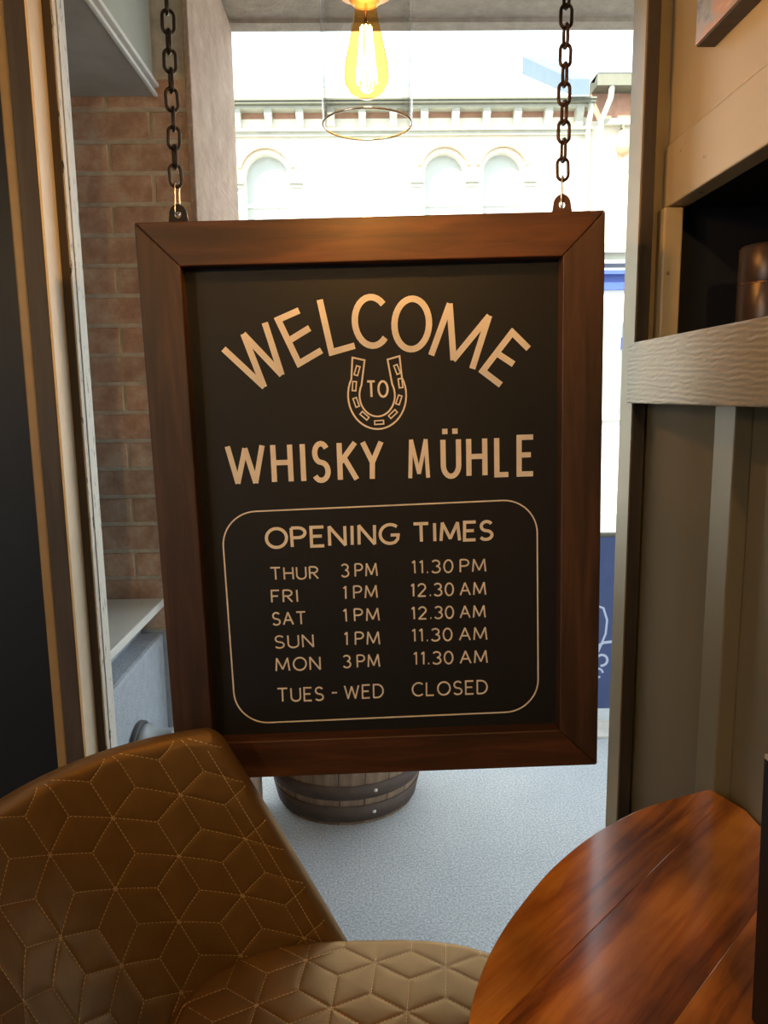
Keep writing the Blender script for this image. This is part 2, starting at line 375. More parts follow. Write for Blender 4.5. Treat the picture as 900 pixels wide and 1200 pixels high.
# left pier of the porch: bricks on the face towards the window, tooled stone jamb on its side
pr = thing('wall_pier', (-.9, 2.3, GZ), 'weathered red brick pier beside the porch', kind='structure')
part('core', MB().box(-1.9, -.462, 2.106, 2.78, GZ, 2.64), 'mortar', pr)
bl, bh, j = .213, .067, .009
bmb = MB().box(0, bl, -.003, .05, 0, bh).mesh('brick', 'old_brick'); hmb = MB().box(0, .101, -.003, .05, 0, bh).mesh('brick_header', 'old_brick')
k = 0; z = .742
while z < 2.17:
    x = -.4525; first = True
    while x > -1.25:
        head = (k % 2 == 1 and first); L = .101 if head else bl
        o = link('brick', hmb if head else bmb, pr, Vector((x - L, 2.106 + random.uniform(-.001, .001), z)) - pr.location)
        bevel(o, .002, 1); x -= L + j; first = False
    z += bh + j + .002; k += 1
part('plinth', MB().box(-1.9, -.462, 2.095, 2.106, GZ, .736), 'bluegrey_render', pr, bev=.004)
for z0, z1 in ((GZ, .62), (.622, 1.60), (1.602, 2.64)):
    part('jamb_stone', MB().box(-.462, -.446, 2.098, 2.785, z0, z1), 'tooled_stone', pr, bev=.003)
rp = solo('wall_pier.001', MB().box(2.6, 3.2, 2.1, 2.78, GZ, 2.64), 'old_brick', 'brick pier at the far side of the porch', kind='structure')
pc = thing('porch_ceiling', (0, 2.1, 2.63), 'rough grey brown porch ceiling and its stone lintel', kind='structure')
part('slab', MB().box(-3.2, 3.2, 1.47, 2.74, 2.645, 2.80), 'porch_render', pc)
part('lintel', MB().box(-3.2, 3.2, 2.74, 2.80, 2.632, 2.9), 'porch_render', pc)
solo('wall_upper', MB().box(-7, 7, -3.7, 2.80, 2.9, 5.3), 'facade_white', 'upper storey of the bar building', kind='structure')
# dropped bay soffit, its side panel and mouldings; the bay sill and its riser
by = thing('bay_window', (-.9, 1.8, GZ), 'grey bay soffit above a white sill', kind='structure')
part('soffit', MB().box(-1.9, -.538, 1.47, 2.095, 2.17, 2.20), 'soffit_grey', by)
part('side_panel', MB().box(-.60, -.542, 1.47, 2.095, 2.20, 2.64), 'bay_green', by)
part('moulding', MB().box(-.542, -.531, 1.47, 2.092, 2.166, 2.175), 'white_trim', by, bev=.003)
part('moulding', MB().box(-.542, -.527, 1.47, 2.092, 2.188, 2.199), 'white_trim', by, bev=.003)
part('sill', MB().box(-1.9, -.592, 1.48, 2.09, .812, .835), 'painted_sill', by, bev=.003)
part('apron', MB().box(-1.9, -.665, 1.48, 2.09, .734, .812), 'bluegrey_render', by)
part('riser', MB().box(-1.9, -.600, 1.48, 2.09, GZ, .734), 'bluegrey_render', by, bev=.01)
# ---- the row of buildings across the road
def wall_band(mb, x0, x1, z0, z1, y, d, ops):
    """wall slab with openings (cx, w, sill, spring, arched)"""
    x = x0
    for (cx, w, s, sp, ar) in sorted(ops):
        l, r = cx - w / 2, cx + w / 2
        mb.box(x, l, y, y + d, z0, z1); x = r
        if s > z0: mb.box(l, r, y, y + d, z0, s)
        if ar:
            A = arc(cx, sp, w / 2, w / 2, 180, 0, 16)
            for p, q in zip(A, A[1:]): mb.prism([p, q, (q[0], z1), (p[0], z1)], y, y + d)
        elif sp < z1: mb.box(l, r, y, y + d, sp, z1)
    mb.box(x, x1, y, y + d, z0, z1); return mb
FY = 10.0
fb = thing('building', (-1, FY, GZ - .03), 'sunlit pale building across the road with arched windows and bracketed eaves', 'building')
up_ops = [(-1.24, .54, 3.2, 4.13, 1), (1.0, .50, 3.2, 4.15, 1), (1.735, .50, 3.2, 4.15, 1), (-3.4, .52, 3.2, 4.15, 1), (-4.15, .52, 3.2, 4.15, 1)]
lo_ops = [(-3.2, 1.6, .7, 2.4, 0), (-.9, 1.0, GZ, 2.3, 0), (1.3, 1.7, .7, 2.4, 0)]
part('wall', wall_band(MB(), -6, 2.84, 2.95, 4.66, FY, .3, up_ops), 'facade_white', fb)
part('ground_floor_wall', wall_band(MB(), -6, 2.84, GZ - .03, 2.95, FY, .3, lo_ops), 'facade_white', fb)
part('brick_frieze', MB().box(-6, 2.84, FY + .02, FY + .3, 4.80, 5.0), 'facade_brick', fb)
part('frieze_band', MB().box(-6, 2.84, FY, FY + .3, 4.66, 4.80), 'facade_white', fb)
for (cx, w, s, sp, ar) in up_ops:
    wd = part('window', MB().box(cx - w / 2, cx + w / 2, FY + .15, FY + .2, s, sp).prism(arc(cx, sp, w / 2, w / 2, 0, 180, 16), FY + .15, FY + .2), 'pane_pale', fb)
    part('glazing_bar', MB().box(cx - w / 2, cx + w / 2, FY + .13, FY + .16, 3.78, 3.83), 'facade_white', wd)
    o1, o2 = arc(cx, sp, w / 2 + .10, w / 2 + .10, 165, 15, 16), arc(cx, sp, w / 2 + .05, w / 2 + .05, 165, 15, 16)
    hm = MB()
    for i in range(16): hm.prism([o1[i], o1[i + 1], o2[i + 1], o2[i]], FY - .05, FY + .02)
    part('hood_mould', hm, 'hood_tan', fb)
    for sx in (-1, 1):
        if sx == -1 and cx in (1.735, -3.4): continue
        part('impost', MB().box(cx + sx * (w / 2 + .10) - .085, cx + sx * (w / 2 + .10) + .085, FY - .06, FY + .02, 4.03, 4.10).box(cx + sx * (w / 2 + .10) - .07, cx + sx * (w / 2 + .10) + .07, FY - .035, FY + .02, 3.985, 4.03), 'facade_stone', fb)
    part('sill', MB().box(cx - w / 2 - .06, cx + w / 2 + .06, FY - .07, FY + .2, s - .08, s), 'facade_stone', fb)
for (cx, w, s, sp, ar) in lo_ops:
    part('shop_window', MB().box(cx - w / 2, cx + w / 2, FY + .15, FY + .2, s, sp), 'pane_pale', fb)
part('string_course', MB().box(-6, 2.84, FY - .06, FY + .02, 4.585, 4.63).box(-6, 2.84, FY - .10, FY + .02, 4.63, 4.66), 'facade_stone', fb)
part('eaves_moulding', MB().box(-6, 2.84, FY - .14, FY + .3, 4.875, 4.905), 'facade_stone', fb)
part('gutter', MB().box(-6, 2.84, FY - .22, FY + .1, 4.905, 4.935).box(-6, 2.84, FY - .24, FY - .20, 4.935, 4.955), 'gutter_dark', fb)
cm = MB().prism([(0, 0), (-.14, 0), (-.14, -.07), (-.10, -.13), (-.09, -.19), (-.05, -.235), (0, -.235)], -.045, .045, 'X').mesh('corbel', 'facade_stone')
for i in range(23):
    link('corbel', cm, fb, Vector((-5.8 + i * .385, FY + .0, 4.875)) - fb.location)
part('roof', MB().prism([(FY - .22, 4.96), (FY + 2.4, 6.06), (FY + 2.4, 5.9), (FY - .1, 4.90)], -6, 2.50, 'X'), 'roof_slate', fb)
part('parapet_coping', MB().add([(2.50, FY - .32, 4.94), (2.72, FY - .32, 4.94), (2.72, FY - .32, 5.12), (2.50, FY - .32, 5.12), (2.42, FY + 2.3, 6.20), (2.72, FY + 2.3, 6.20), (2.72, FY + 2.3, 6.45), (2.42, FY + 2.3, 6.45)],
     [(0, 1, 2, 3), (4, 7, 6, 5), (0, 4, 5, 1), (1, 5, 6, 2), (2, 6, 7, 3), (3, 7, 4, 0)]), 'lead_grey', fb)
part('downpipe', MB().tube([(2.79, FY - .16, 4.92), (2.79, FY - .16, 4.80), (2.79, FY - .07, 4.66), (2.79, FY - .07, GZ)], .035, 10), 'facade_stone', fb, True)
# neighbour with the blue shopfront
nb = thing('building', (4.5, FY, GZ - .03), 'neighbouring building with a blue arched shopfront beyond the gap by the sign', 'building')
part('wall', MB().box(2.84, 7, FY, FY + .3, 3.12, 4.75), 'facade_white', nb)
part('downpipe', MB().tube([(3.03, FY - .2, 5.08), (3.02, FY - .2, 4.95), (2.93, FY - .14, 4.70), (2.93, FY - .14, GZ)], .035, 10), 'facade_stone', nb, True)
part('brick_frieze', MB().box(2.84, 7, FY + .02, FY + .3, 4.75, 5.08), 'facade_brick', nb)
part('string_course', MB().box(2.98, 7, FY - .10, FY + .02, 4.68, 4.75), 'facade_stone', nb)
part('gutter', MB().box(2.84, 7, FY - .24, FY + .1, 5.08, 5.22), 'gutter_dark', nb)
for i in range(8): link('corbel', cm, nb, Vector((3.42 + i * .45, FY + .02, 5.07)) - nb.location)
part('roof', MB().prism([(FY - .25, 5.22), (FY + 2.4, 6.22), (FY + 2.4, 6.1), (FY - .1, 5.16)], 2.84, 7, 'X'), 'roof_slate', nb)
part('cornice', MB().box(2.9, 7, FY - .18, FY + .3, 3.14, 3.24).box(2.9, 7, FY - .10, FY + .3, 3.02, 3.14), 'facade_stone', nb)
part('fascia', MB().box(2.9, 7, FY - .14, FY + .3, 2.88, 2.93).box(2.9, 7, FY - .05, FY + .3, 2.70, 2.88), 'shop_blue', nb)
sops = [(3.62, .62, 1.10, 2.18, 1), (4.6, .9, 1.10, 2.1, 1), (5.8, .9, 1.10, 2.1, 1)]
part('shopfront', wall_band(MB(), 2.84, 7, GZ - .03, 2.72, FY, .2, sops), 'shop_white', nb)
for (cx, w, s, sp, ar) in sops:
    wd = part('shop_window', MB().box(cx - w / 2, cx + w / 2, FY + .12, FY + .16, s, sp).prism(arc(cx, sp, w / 2, w / 2, 0, 180, 16), FY + .12, FY + .16), 'pane_pale', nb)
    part('blind', MB().box(cx - w / 2, cx + w / 2, FY + .09, FY + .12, 1.95, 2.1), 'shop_blue', wd)
part('sill', MB().box(2.9, 7, FY - .08, FY + .1, 1.03, 1.10), 'facade_stone', nb)
part('plinth', MB().box(2.84, 7, FY - .05, FY + .1, GZ - .03, .08), 'facade_stone', nb)
wl = thing('wall_lantern', (3.22, FY - .12, 4.28), 'small pinkish lantern fixed high on the wall across the road', 'lantern')
part('bracket', MB().tube([(3.22, FY + .0, 4.62), (3.22, FY - .1, 4.66), (3.22, FY - .13, 4.60)], .02, 6), 'gutter_dark', wl, True)
part('lamp_body', MB().lathe([(.0, .33), (.06, .31), (.10, .12), (.07, .04), (0, 0)], 12, (3.22, FY - .13, 4.28)), 'hood_tan', wl, True)

# ================================================================== THINGS OUTSIDE
bar = thing('barrel', (-.115, 2.89, GZ), 'old oak barrel with iron hoops standing on the pavement', 'barrel')
BH = .88
def br(z): return .275 + .055 * (1 - ((z - BH / 2) / (BH / 2)) ** 2)
NS = 20
def stave():
    mb = MB(); zs = [BH * i / 10 for i in range(11)]; vs = []; fs = []
    da = PI / NS * .965
    for z in zs:
        r = br(z)
        for rr, aa in ((r, -da), (r + .0012, 0), (r, da), (r - .02, da), (r - .02, -da)): vs.append((rr * math.cos(aa), rr * math.sin(aa), z))
    for i in range(10):
        for k in range(5): a = i * 5 + k; b = i * 5 + (k + 1) % 5; fs.append((a, b, b + 5, a + 5))
    fs += [(0, 1, 2, 3, 4), (50, 51, 52, 53, 54)]
    return mb.add(vs, fs).mesh('stave', 'stave_wood')
sm = stave()
for i in range(NS): link('stave', sm, bar, (0, 0, 0), (0, 0, 2 * PI * i / NS + .1))
for z0, z1 in ((.015, .085), (.115, .175), (.30, .35), (.53, .58), (.705, .765), (.80, .865)):
    hp = part('hoop', MB().lathe([(br(z0) + .0015, z0), (br(z0) + .005, z0), (br(z1) + .005, z1), (br(z1) + .0015, z1)], 48, closed=True), 'hoop_iron', bar, True, local=True)
    a = -1.18
    rz = (z0 + z1) / 2
    part('rivet', MB().lathe([(0, .006), (.006, .004), (.008, 0)], 10), 'rivet', hp, True, local=True).matrix_local = Matrix.Translation(((br(rz) + .004) * math.cos(a), (br(rz) + .004) * math.sin(a), rz)) @ Matrix.Rotation(a, 4, 'Z') @ Matrix.Rotation(PI / 2, 4, 'Y')
for z in (.03, BH - .05): part('barrel_head', MB().lathe([(0, z), (br(z) - .02, z), (br(z) - .02, z + .02), (0, z + .02)], 32), 'stave_wood', bar, local=True)
# blue cafe barrier at the kerb
cb = thing('cafe_barrier', (1.5, 3.52, GZ - .03), 'dark blue fabric barrier with white scroll pattern beside the road', 'barrier')
part('banner', MB().box(.95, 2.15, 3.515, 3.523, -.155, .715), 'banner_blue', cb)
part('top_rail', MB().tube([(.93, 3.519, .722), (2.17, 3.519, .722)], .012, 10), 'gutter_dark', cb, True)
for x in (.93, 2.17):
    part('post', MB().tube([(x, 3.519, GZ - .02), (x, 3.519, .74)], .016, 10), 'gutter_dark', cb, True)
    part('foot', MB().lathe([(0, .02), (.14, .02), (.14, 0), (0, 0)], 24, (x, 3.519, GZ - .03)), 'gutter_dark', cb)
mo = MB(); Yb = 3.5148
for cx in (1.08, 1.32, 1.60, 1.88):
    for sx in (-1, 1):
        mo.ribbon([(cx + sx * p[0], .17 + p[1]) for p in [(.0, -.09), (.03, -.02), (.06, .06), (.065, .13), (.045, .19), (.02, .2), (.008, .165), (.02, .135)]], .010, Yb - .0006, Yb)
        mo.ribbon([(cx + sx * p[0], .17 + p[1]) for p in arc(.045, -.075, .028, .028, 200, -100, 12)], .012, Yb - .0006, Yb)
        mo.ribbon([(cx + sx * p[0], .17 + p[1]) for p in [(.0, -.02), (.05, .015), (.10, .02)]], .014, Yb - .0006, Yb)
        mo.ribbon([(cx + sx * p[0], .17 + p[1]) for p in arc(.03, -.14, .022, .022, 0, 300, 12)], .010, Yb - .0006, Yb)
    mo.ribbon([(cx, -.1), (cx, .08)], .008, Yb - .0006, Yb)
part('scroll_pattern', mo, 'banner_white', cb)
# grey round fitting on the riser of the bay
dr = thing('wall_vent', (-.535, 1.80, .50), 'round pale grey drum fitting with dark flange on blue grey wall', 'vent')
part('flange', MB().lathe([(0, 0), (.090, 0), (.090, .014), (0, .014)], 32), 'drum_dark', dr, True, bev=.003, local=True).matrix_local = Matrix.Translation((-.065, 0, 0)) @ Matrix.Rotation(PI / 2, 4, 'Y')
part('drum', MB().lathe([(0, .012), (.080, .012), (.083, .03), (.070, .034), (.070, .085), (.076, .09), (.074, .10), (0, .104)], 32), 'drum_grey', dr, True, local=True).matrix_local = Matrix.Translation((-.065, 0, 0)) @ Matrix.Rotation(PI / 2, 4, 'Y')

# ================================================================== THE SIGN
sg = thing('hanging_sign', (.016, 1.25, 1.207), 'black chalkboard opening times sign in stained wooden frame hanging by two chains', 'sign')
sg.rotation_euler = (0, math.radians(-.95), 0)
OX, OZ, IX, IZ = .3745, .473, .3065, .4045
def rail(poly, mat):
    o = part('frame_rail', MB().prism(poly, 0, .045), mat, sg, local=True); bevel(o, .002, 2)
g = .0004
rail([(-OX + g, OZ), (OX - g, OZ), (IX - g, IZ), (-IX + g, IZ)], 'frame_wood_x')
rail([(-OX + g, -OZ), (-IX + g, -IZ), (IX - g, -IZ), (OX - g, -OZ)], 'frame_wood_x')
rail([(-OX, OZ - g), (-IX, IZ - g), (-IX, -IZ + g), (-OX, -OZ + g)], 'frame_wood_z')
rail([(OX, OZ - g), (OX, -OZ + g), (IX, -IZ + g), (IX, IZ - g)], 'frame_wood_z')
part('board', MB().box(-IX - .012, IX + .012, .030, .038, -IZ - .012, IZ + .012), 'chalkboard', sg, local=True)
Y0, Y1 = .0294, .0300
# --- hand-lettered alphabet: centre lines in a box one cap height tall
def A_(cx, cy, rx, ry, a0, a1, n=10): return arc(cx, cy, rx, ry, a0, a1, n)
G = {
 'O': (.80, [A_(.40, .5, .40, .5, 90, 450, 24)]), '0': (.56, [A_(.28, .5, .28, .5, 90, 450, 20)]),
 'P': (.55, [[(0, 0), (0, 1)], [(0, 1), (.25, 1)] + A_(.27, .74, .27, .26, 90, -90, 10)[0:] + [(.25, .48), (0, .48)]]),
 'E': (.50, [[(.5, 1), (0, 1), (0, 0), (.5, 0)], [(0, .52), (.42, .52)]]),
 'F': (.48, [[(.48, 1), (0, 1), (0, 0)], [(0, .52), (.40, .52)]]),
 'N': (.62, [[(0, 0), (0, 1), (.62, 0), (.62, 1)]]), 'I': (.0, [[(0, 0), (0, 1)]]),
 'G': (.72, [A_(.40, .5, .40, .5, 48, 300, 18) + [(.70, .22), (.72, .44), (.42, .44)]]),
 'T': (.66, [[(0, 1), (.66, 1)], [(.33, 1), (.33, 0)]]),
 'M': (.84, [[(0, 0), (.08, 1), (.42, .12), (.76, 1), (.84, 0)]]),
 'S': (.52, [A_(.27, .745, .24, .255, 30, 270, 12) + A_(.25, .245, .27, .245, 85, -150, 12)]),
 'H': (.60, [[(0, 0), (0, 1)], [(.60, 0), (.60, 1)], [(0, .52), (.60, .52)]]),
 'U': (.62, [[(0, 1), (0, .32)] + A_(.31, .31, .31, .31, 180, 360, 12) + [(.62, .32), (.62, 1)]]),
 'R': (.56, [[(0, 0), (0, 1)], [(0, 1), (.25, 1)] + A_(.27, .75, .27, .25, 90, -90, 10) + [(0, .50)], [(.22, .50), (.56, 0)]]),
 'A': (.70, [[(0, 0), (.35, 1), (.70, 0)], [(.13, .36), (.57, .36)]]),
 'W': (.95, [[(0, 1), (.23, 0), (.475, .92), (.72, 0), (.95, 1)]]),
 'D': (.64, [[(0, 0), (0, 1), (.22, 1)] + A_(.24, .5, .40, .5, 90, -90, 14) + [(.0, 0)]]),
 'C': (.66, [A_(.40, .5, .40, .5, 48, 312, 18)]), 'L': (.48, [[(0, 1), (0, 0), (.48, 0)]]),
 'K': (.52, [[(0, 0), (0, 1)], [(.50, 1), (0, .45)], [(.14, .60), (.52, 0)]]),
 'Y': (.58, [[(0, 1), (.29, .45), (.58, 1)], [(.29, .48), (.27, 0)]]),
 '1': (.16, [[(0, .84), (.16, 1), (.16, 0)]]),
 '2': (.54, [A_(.27, .72, .26, .28, 165, -25, 10) + [(0, 0), (.54, 0)]]),
 '3': (.50, [A_(.22, .76, .25, .24, 150, -80, 10), A_(.22, .27, .28, .27, 85, -150, 12)]),
 '.': (.0, [[(-.03, .05), (.05, .05)]]), '-': (.45, [[(0, .5), (.45, .5)]]),
}
def text(t, x0, z0, x1, z1, h, w, gap=.26):
    h -= w; x0 += w / 2; x1 -= w / 2; z0 += w / 2; z1 += w / 2
    gaps = []; 
    for i in range(len(t) - 1): gaps.append(gap * (1.25 if t[i] in '.1I' or t[i + 1] in '.I' else 1) + (.25 if t[i].isdigit() and t[i + 1].isalpha() else 0))
    nat = sum(G[c][0] for c in t) + sum(gaps); k = (x1 - x0) / nat if t != '-' else (x1 - x0) / .45
    mb = MB(); x = 0
    for i, c in enumerate(t):
        wob = random.uniform(-.02, .02)
        for st in G[c][1]:
            pts = []
            for (px, py) in st:
                X = x0 + (x + px + wob * py) * k; f = (X - x0) / max(x1 - x0, 1e-6)
                pts.append((X / 1000, (z0 + (z1 - z0) * f + py * h) / 1000))
            q = [pts[0]]
            for p in pts[1:]:
                if abs(p[0] - q[-1][0]) + abs(p[1] - q[-1][1]) > 1e-5: q.append(p)
            mb.ribbon(q, w / 1000, Y0, Y1)
        x += G[c][0] + (gaps[i] if i < len(gaps) else 0)
    return lettering('lettering', mb)
LK = 1.0095
def lettering(name, mb):
    mb.v = [(x * LK, y, (z - .193) * LK + .193) for x, y, z in mb.v]
    return part(name, mb, 'sign_paint', sg, local=True)
def strokes(name, lst, w, closed=False):
    mb = MB()
    for s in lst: mb.ribbon([(x / 1000, z / 1000) for x, z in s], w / 1000, Y0, Y1, closed)
    return mb
# WELCOME on an arch
wel = strokes('w', [
 [(-249, 275), (-186, 212), (-214.5, 297), (-156, 231), (-179, 315)],
 [(-122, 333), (-156.9, 319.1), (-126.1, 247.7), (-88, 268)], [(-140.8, 285.2), (-106, 304.5)],
 [(-87.5, 349), (-71.6, 264.4), (-33, 274)],
 [(93, 255), (125, 336), (129.9, 247), (189.4, 315), (161, 231)],
 [(255, 261), (227.9, 288.2), (178.2, 226.6), (208.5, 203)], [(200.0, 256.6), (230, 236.4)]], 10.3)
def rot(pts, cx, cz, a):
    c, s = math.cos(math.radians(a)), math.sin(math.radians(a)); return [(cx + x * c - z * s, cz + x * s + z * c) for x, z in pts]
wel.ribbon([(x / 1000, z / 1000) for x, z in rot(arc(0, 0, 28, 39, 42, 315, 22), -3.5, 312, 3)], .0103, Y0, Y1)
wel.ribbon([(x / 1000, z / 1000) for x, z in rot(arc(0, 0, 28.5, 40.5, 0, 360, 32)[:-1], 62, 306, -4)], .0103, Y0, Y1, True)
lettering('lettering', wel)
# horseshoe with TO
sh = MB()
def half_shoe(rx, top, bot, tipx, cx=1.5):
    P = [(tipx * -1 + cx, top)]
    for a in range(150, 391, 8): P.append((cx + rx * math.cos(math.radians(a)), (192 if True else 0) + (192 - bot) * math.sin(math.radians(a)) * (1 if a > 180 and a < 360 else 1.0)))
    P.append((tipx + cx, top)); return P
outer = half_shoe(48.5, 255, 136, 39); inner = half_shoe(29.5, 250, 157, 19)
sh.ribbon([(x / 1000, z / 1000) for x, z in outer + inner[::-1]], .0028, Y0, Y1, True)
for (x, z), a in zip([(-30.6, 233.3), (-36, 208.2), (-33.9, 181.3), (-20.7, 158.8), (3.4, 147.0), (26.9, 160.2), (37.5, 183.4), (41.0, 210.8), (35.9, 233.4)], [72, 84, 108, 138, 182, 222, 250, 276, 290]):
    sh.ribbon([(p / 1000, q / 1000) for p, q in rot([(-7.5, -3), (7.5, -3), (7.5, 3), (-7.5, 3)], x, z, a)], .0022, Y0, Y1, True)
lettering('horseshoe', sh)
text('TO', -16, 188, 21, 187.5, 29, 3.6, .3)
for word in (0, 1):
  wm = MB()
  for c, a, b in [('W', -257, -190), ('H', -181, -144), ('I', -131.5, -122), ('S', -112.5, -81), ('K', -69.5, -33), ('Y', -30, 10), ('M', 50, 87), ('U', 105.5, 140.5), ('H', 149, 185), ('L', 196.5, 225), ('E', 234.5, 267)]:
    if (a > 40) != bool(word): continue
    w_ = 6.6 if c == 'M' else 8.8; gw = G[c][0] or 1
    for st in G[c][1]:
        wm.ribbon([((a + w_ / 2 + px / gw * (b - a - w_)) / 1000, (48 + w_ / 2 + py * (71 - w_)) / 1000) for px, py in st], w_ / 1000, Y0, Y1)
  lettering('lettering', wm)
for x in (113.5, 130.5): lettering('umlaut_dot', MB().ribbon([(x / 1000 - .0045, .1285), (x / 1000 + .0045, .1285)], .009, Y0, Y1))
for t, a, b, c, d, h in [('OPENING', -198.7, -63.5, 32.6, -62.9, 38.2), ('TIMES', 54.7, -61.5, 194.2, -61.5, 36.5)]: text(t, a, b, c, d, h, 5.3, .22)
for t, a, b, c, d, h in [
 ('THUR', -192.8, -118.5, -108.9, -119.3, 23.6), ('3PM', -70.2, -117.8, -6.8, -117.9, 24.7), ('11.30PM', 52.0, -115.7, 181.4, -116.6, 24.5),
 ('FRI', -193.5, -158.9, -146.5, -159.2, 23.7), ('1PM', -69.0, -156.9, -8.0, -156.9, 24.5), ('12.30AM', 48.9, -156.8, 181.0, -158.0, 24.5),
 ('SAT', -193.6, -199.8, -133.9, -199.8, 24.6), ('1PM', -69.8, -197.8, -5.8, -198.0, 24.5), ('12.30AM', 49.3, -197.8, 179.9, -199.0, 24.0),
 ('SUN', -191.6, -241.9, -122.5, -241.6, 24.6), ('1PM', -70.1, -240.6, -6.4, -241.4, 25.4), ('11.30AM', 49.0, -238.4, 182.4, -239.6, 24.7),
 ('MON', -192.4, -283.6, -112.4, -283.7, 25.6), ('3PM', -73.1, -282.2, -7.7, -282.4, 24.9), ('11.30AM', 50.8, -280.9, 182.7, -282.2, 24.9),
 ('TUES', -192.5, -340.6, -109.3, -341.0, 26.7), ('-', -96.3, -334.0, -84.3, -334.0, 14.8), ('WED', -73.8, -339.9, -3.0, -339.6, 26.7), ('CLOSED', 46.6, -339.3, 182.3, -339.3, 26.7)]:
    text(t, a, b, c, d, h, 2.7)
bo = []
for cx, cz, a0 in [(211, -51, 90), (213, -316, 0), (-209, -319, -90), (-211, -56, -180)]:
    bo += arc(cx, cz, 59, 59, a0, a0 - 90, 12)
bmb2 = MB(); bmb2.ribbon([(x / 1000, z / 1000) for x, z in bo], .0024, Y0, Y1, True)
lettering('border_line', bmb2)
# hanging tabs
def tab(u, mat):
    hw, r, n = .0165, .0052, 24; vs = []; fs = []; cz = OZ + .0135
    for k in range(n):
        a = 2 * PI * k / n; ca, sa = math.cos(a), math.sin(a)
        if sa >= 0: ox, oz = hw * .86 * ca, cz + .0165 * sa
        else:
            t = min(hw / max(abs(ca), 1e-6), .0135 / abs(sa)); ox, oz = ca * t, cz + sa * t
            if abs(ca) * .0135 > abs(sa) * hw: ox = math.copysign(hw * (.86 + .14 * min(1, (cz - oz) / .0135)), ca)
        for d in (.016, .020): vs += [(u + ox, d, oz), (u + r * ca, d, cz + r * sa)]
    for k in range(n):
        a, b = 4 * k, 4 * ((k + 1) % n); fs += [(a, b, b + 1, a + 1), (a + 2, a + 3, b + 3, b + 2), (a, a + 2, b + 2, b), (a + 1, b + 1, b + 3, a + 3)]
    t_ = part('hanging_tab', MB().add(vs, fs), mat, sg, local=True)
    part('screw', MB().box(u - .026, u - .0175, .015, .021, OZ, OZ + .003) if u < 0 else MB().box(u + .0175, u + .026, .015, .021, OZ, OZ + .003), mat, t_, local=True)
tab(-.308, 'black_iron'); tab(.309, 'brown_iron')
# chains: each link a part
def link_mesh(name, hl, hw, r, mat, n=20):
    P = [(hw * math.cos(a), 0, (hl - hw) + hw * math.sin(a)) for a in [PI * i / (n // 2) for i in range(n // 2 + 1)]]
    P += [(hw * math.cos(a), 0, -(hl - hw) + hw * math.sin(a)) for a in [PI + PI * i / (n // 2) for i in range(n // 2 + 1)]]
    return MB().tube(P, r, 8, True).mesh(name, mat, True)
lmA, lmB = link_mesh('link', .0168, .0088, .0027, 'black_iron'), link_mesh('link_rusty', .0168, .0088, .0027, 'rusty_link')
qm = link_mesh('snap_link', .0250, .0052, .0012, 'bright_steel')
def chain(x, z0, tw, lab, rusty):
    ch = thing('hanging_chain', (x, 1.268, z0), lab, 'chain', 'chains holding the sign')
    q = link('snap_link', qm, ch, (0, 0, .020), (0, math.radians(3), math.radians(62)))
    z = .020 + .0235 + .0110; i = 0; off = 0
    while z0 + z < 2.43:
        link('link', lmB if i < rusty else lmA, ch, (random.uniform(-.0006, .0006) , 0, z), (0, math.radians(random.uniform(-3, 3)), tw + (i % 2) * PI / 2 + random.uniform(-.12, .12)))
        z += .0281; i += 1
    part('ceiling_hook', MB().tube([(x, 1.268, z0 + z - .012), (x, 1.268, 2.452)], .003, 8), 'black_iron', ch, True)
chain(-.3005, 1.6935, .35, 'black iron chain holding the left corner of the sign', 0)
chain(.3170, 1.6985, .10, 'rust tinged iron chain holding the right corner of the sign', 8)

# ================================================================== PENDANT LAMPS
def pendant(x, y, zb, label, watt, col):
    t = thing('pendant_lamp', (x, y, zb), label, 'lamp', 'pendant lamps of the bar')
    H = .235; r = .0565
    part('glass_shade', MB().lathe([(r, 0), (r, H * .5), (r, H), (r - .0022, H), (r - .0022, H * .5), (r - .0022, 0)], 64, closed=True), 'shade_glass', t, True, local=True)
    part('shade_rim', MB().tube([((r - .0011) * math.cos(a), (r - .0011) * math.sin(a), 0) for a in [2 * PI * i / 48 for i in range(48)]], .0013, 8, True), 'rim_glass', t, True, local=True)
    part('shade_plate', MB().lathe([(0, .150), (.034, .150), (.036, .152), (.036, .156), (.0, .158)], 40), 'lamp_black', t, True, local=True)
    part('lamp_holder', MB().lathe([(0, .138), (.0165, .138), (.020, .142), (.020, .205), (.012, .22), (0, .222)], 24), 'lamp_black', t, True, local=True)
    part('shade_cap', MB().lathe([(0, H), (r + .003, H), (r + .003, H + .012), (.02, H + .03), (0, H + .03)], 40), 'lamp_black', t, True, local=True)
    part('cord', MB().tube([(0, 0, H + .02), (0, 0, 2.452 - zb)], .003, 8), 'black_plastic', t, True, local=True)
    bp = [(.0005, .030), (.010, .0315), (.020, .037), (.0265, .047), (.028, .056), (.0265, .070), (.021, .095), (.0165, .115), (.0135, .130), (.0130, .138)]
    bu = part('bulb', MB().lathe(bp, 40), 'amber_glass', t, True, local=True)
    fl = MB()
    for k in range(8):
        a = 2 * PI * k / 8; fl.tube([(.006 * math.cos(a), .006 * math.sin(a), .112), (.013 * math.cos(a + .2), .013 * math.sin(a + .2), .048)], .0011, 6)
    part('filament', fl, 'filament', bu, True, local=True)
    part('filament_stem', MB().tube([(0, 0, .052), (0, 0, .138)], .0018, 8), 'amber_glass', bu, True, local=True)
    ld = bpy.data.lights.new('bulb_light', 'POINT'); ld.energy = watt; ld.color = col; ld.shadow_soft_size = .012
    lo = bpy.data.objects.new('bulb_light', ld); C.objects.link(lo); lo.parent = t; lo.location = (0, 0, .078)
    return t
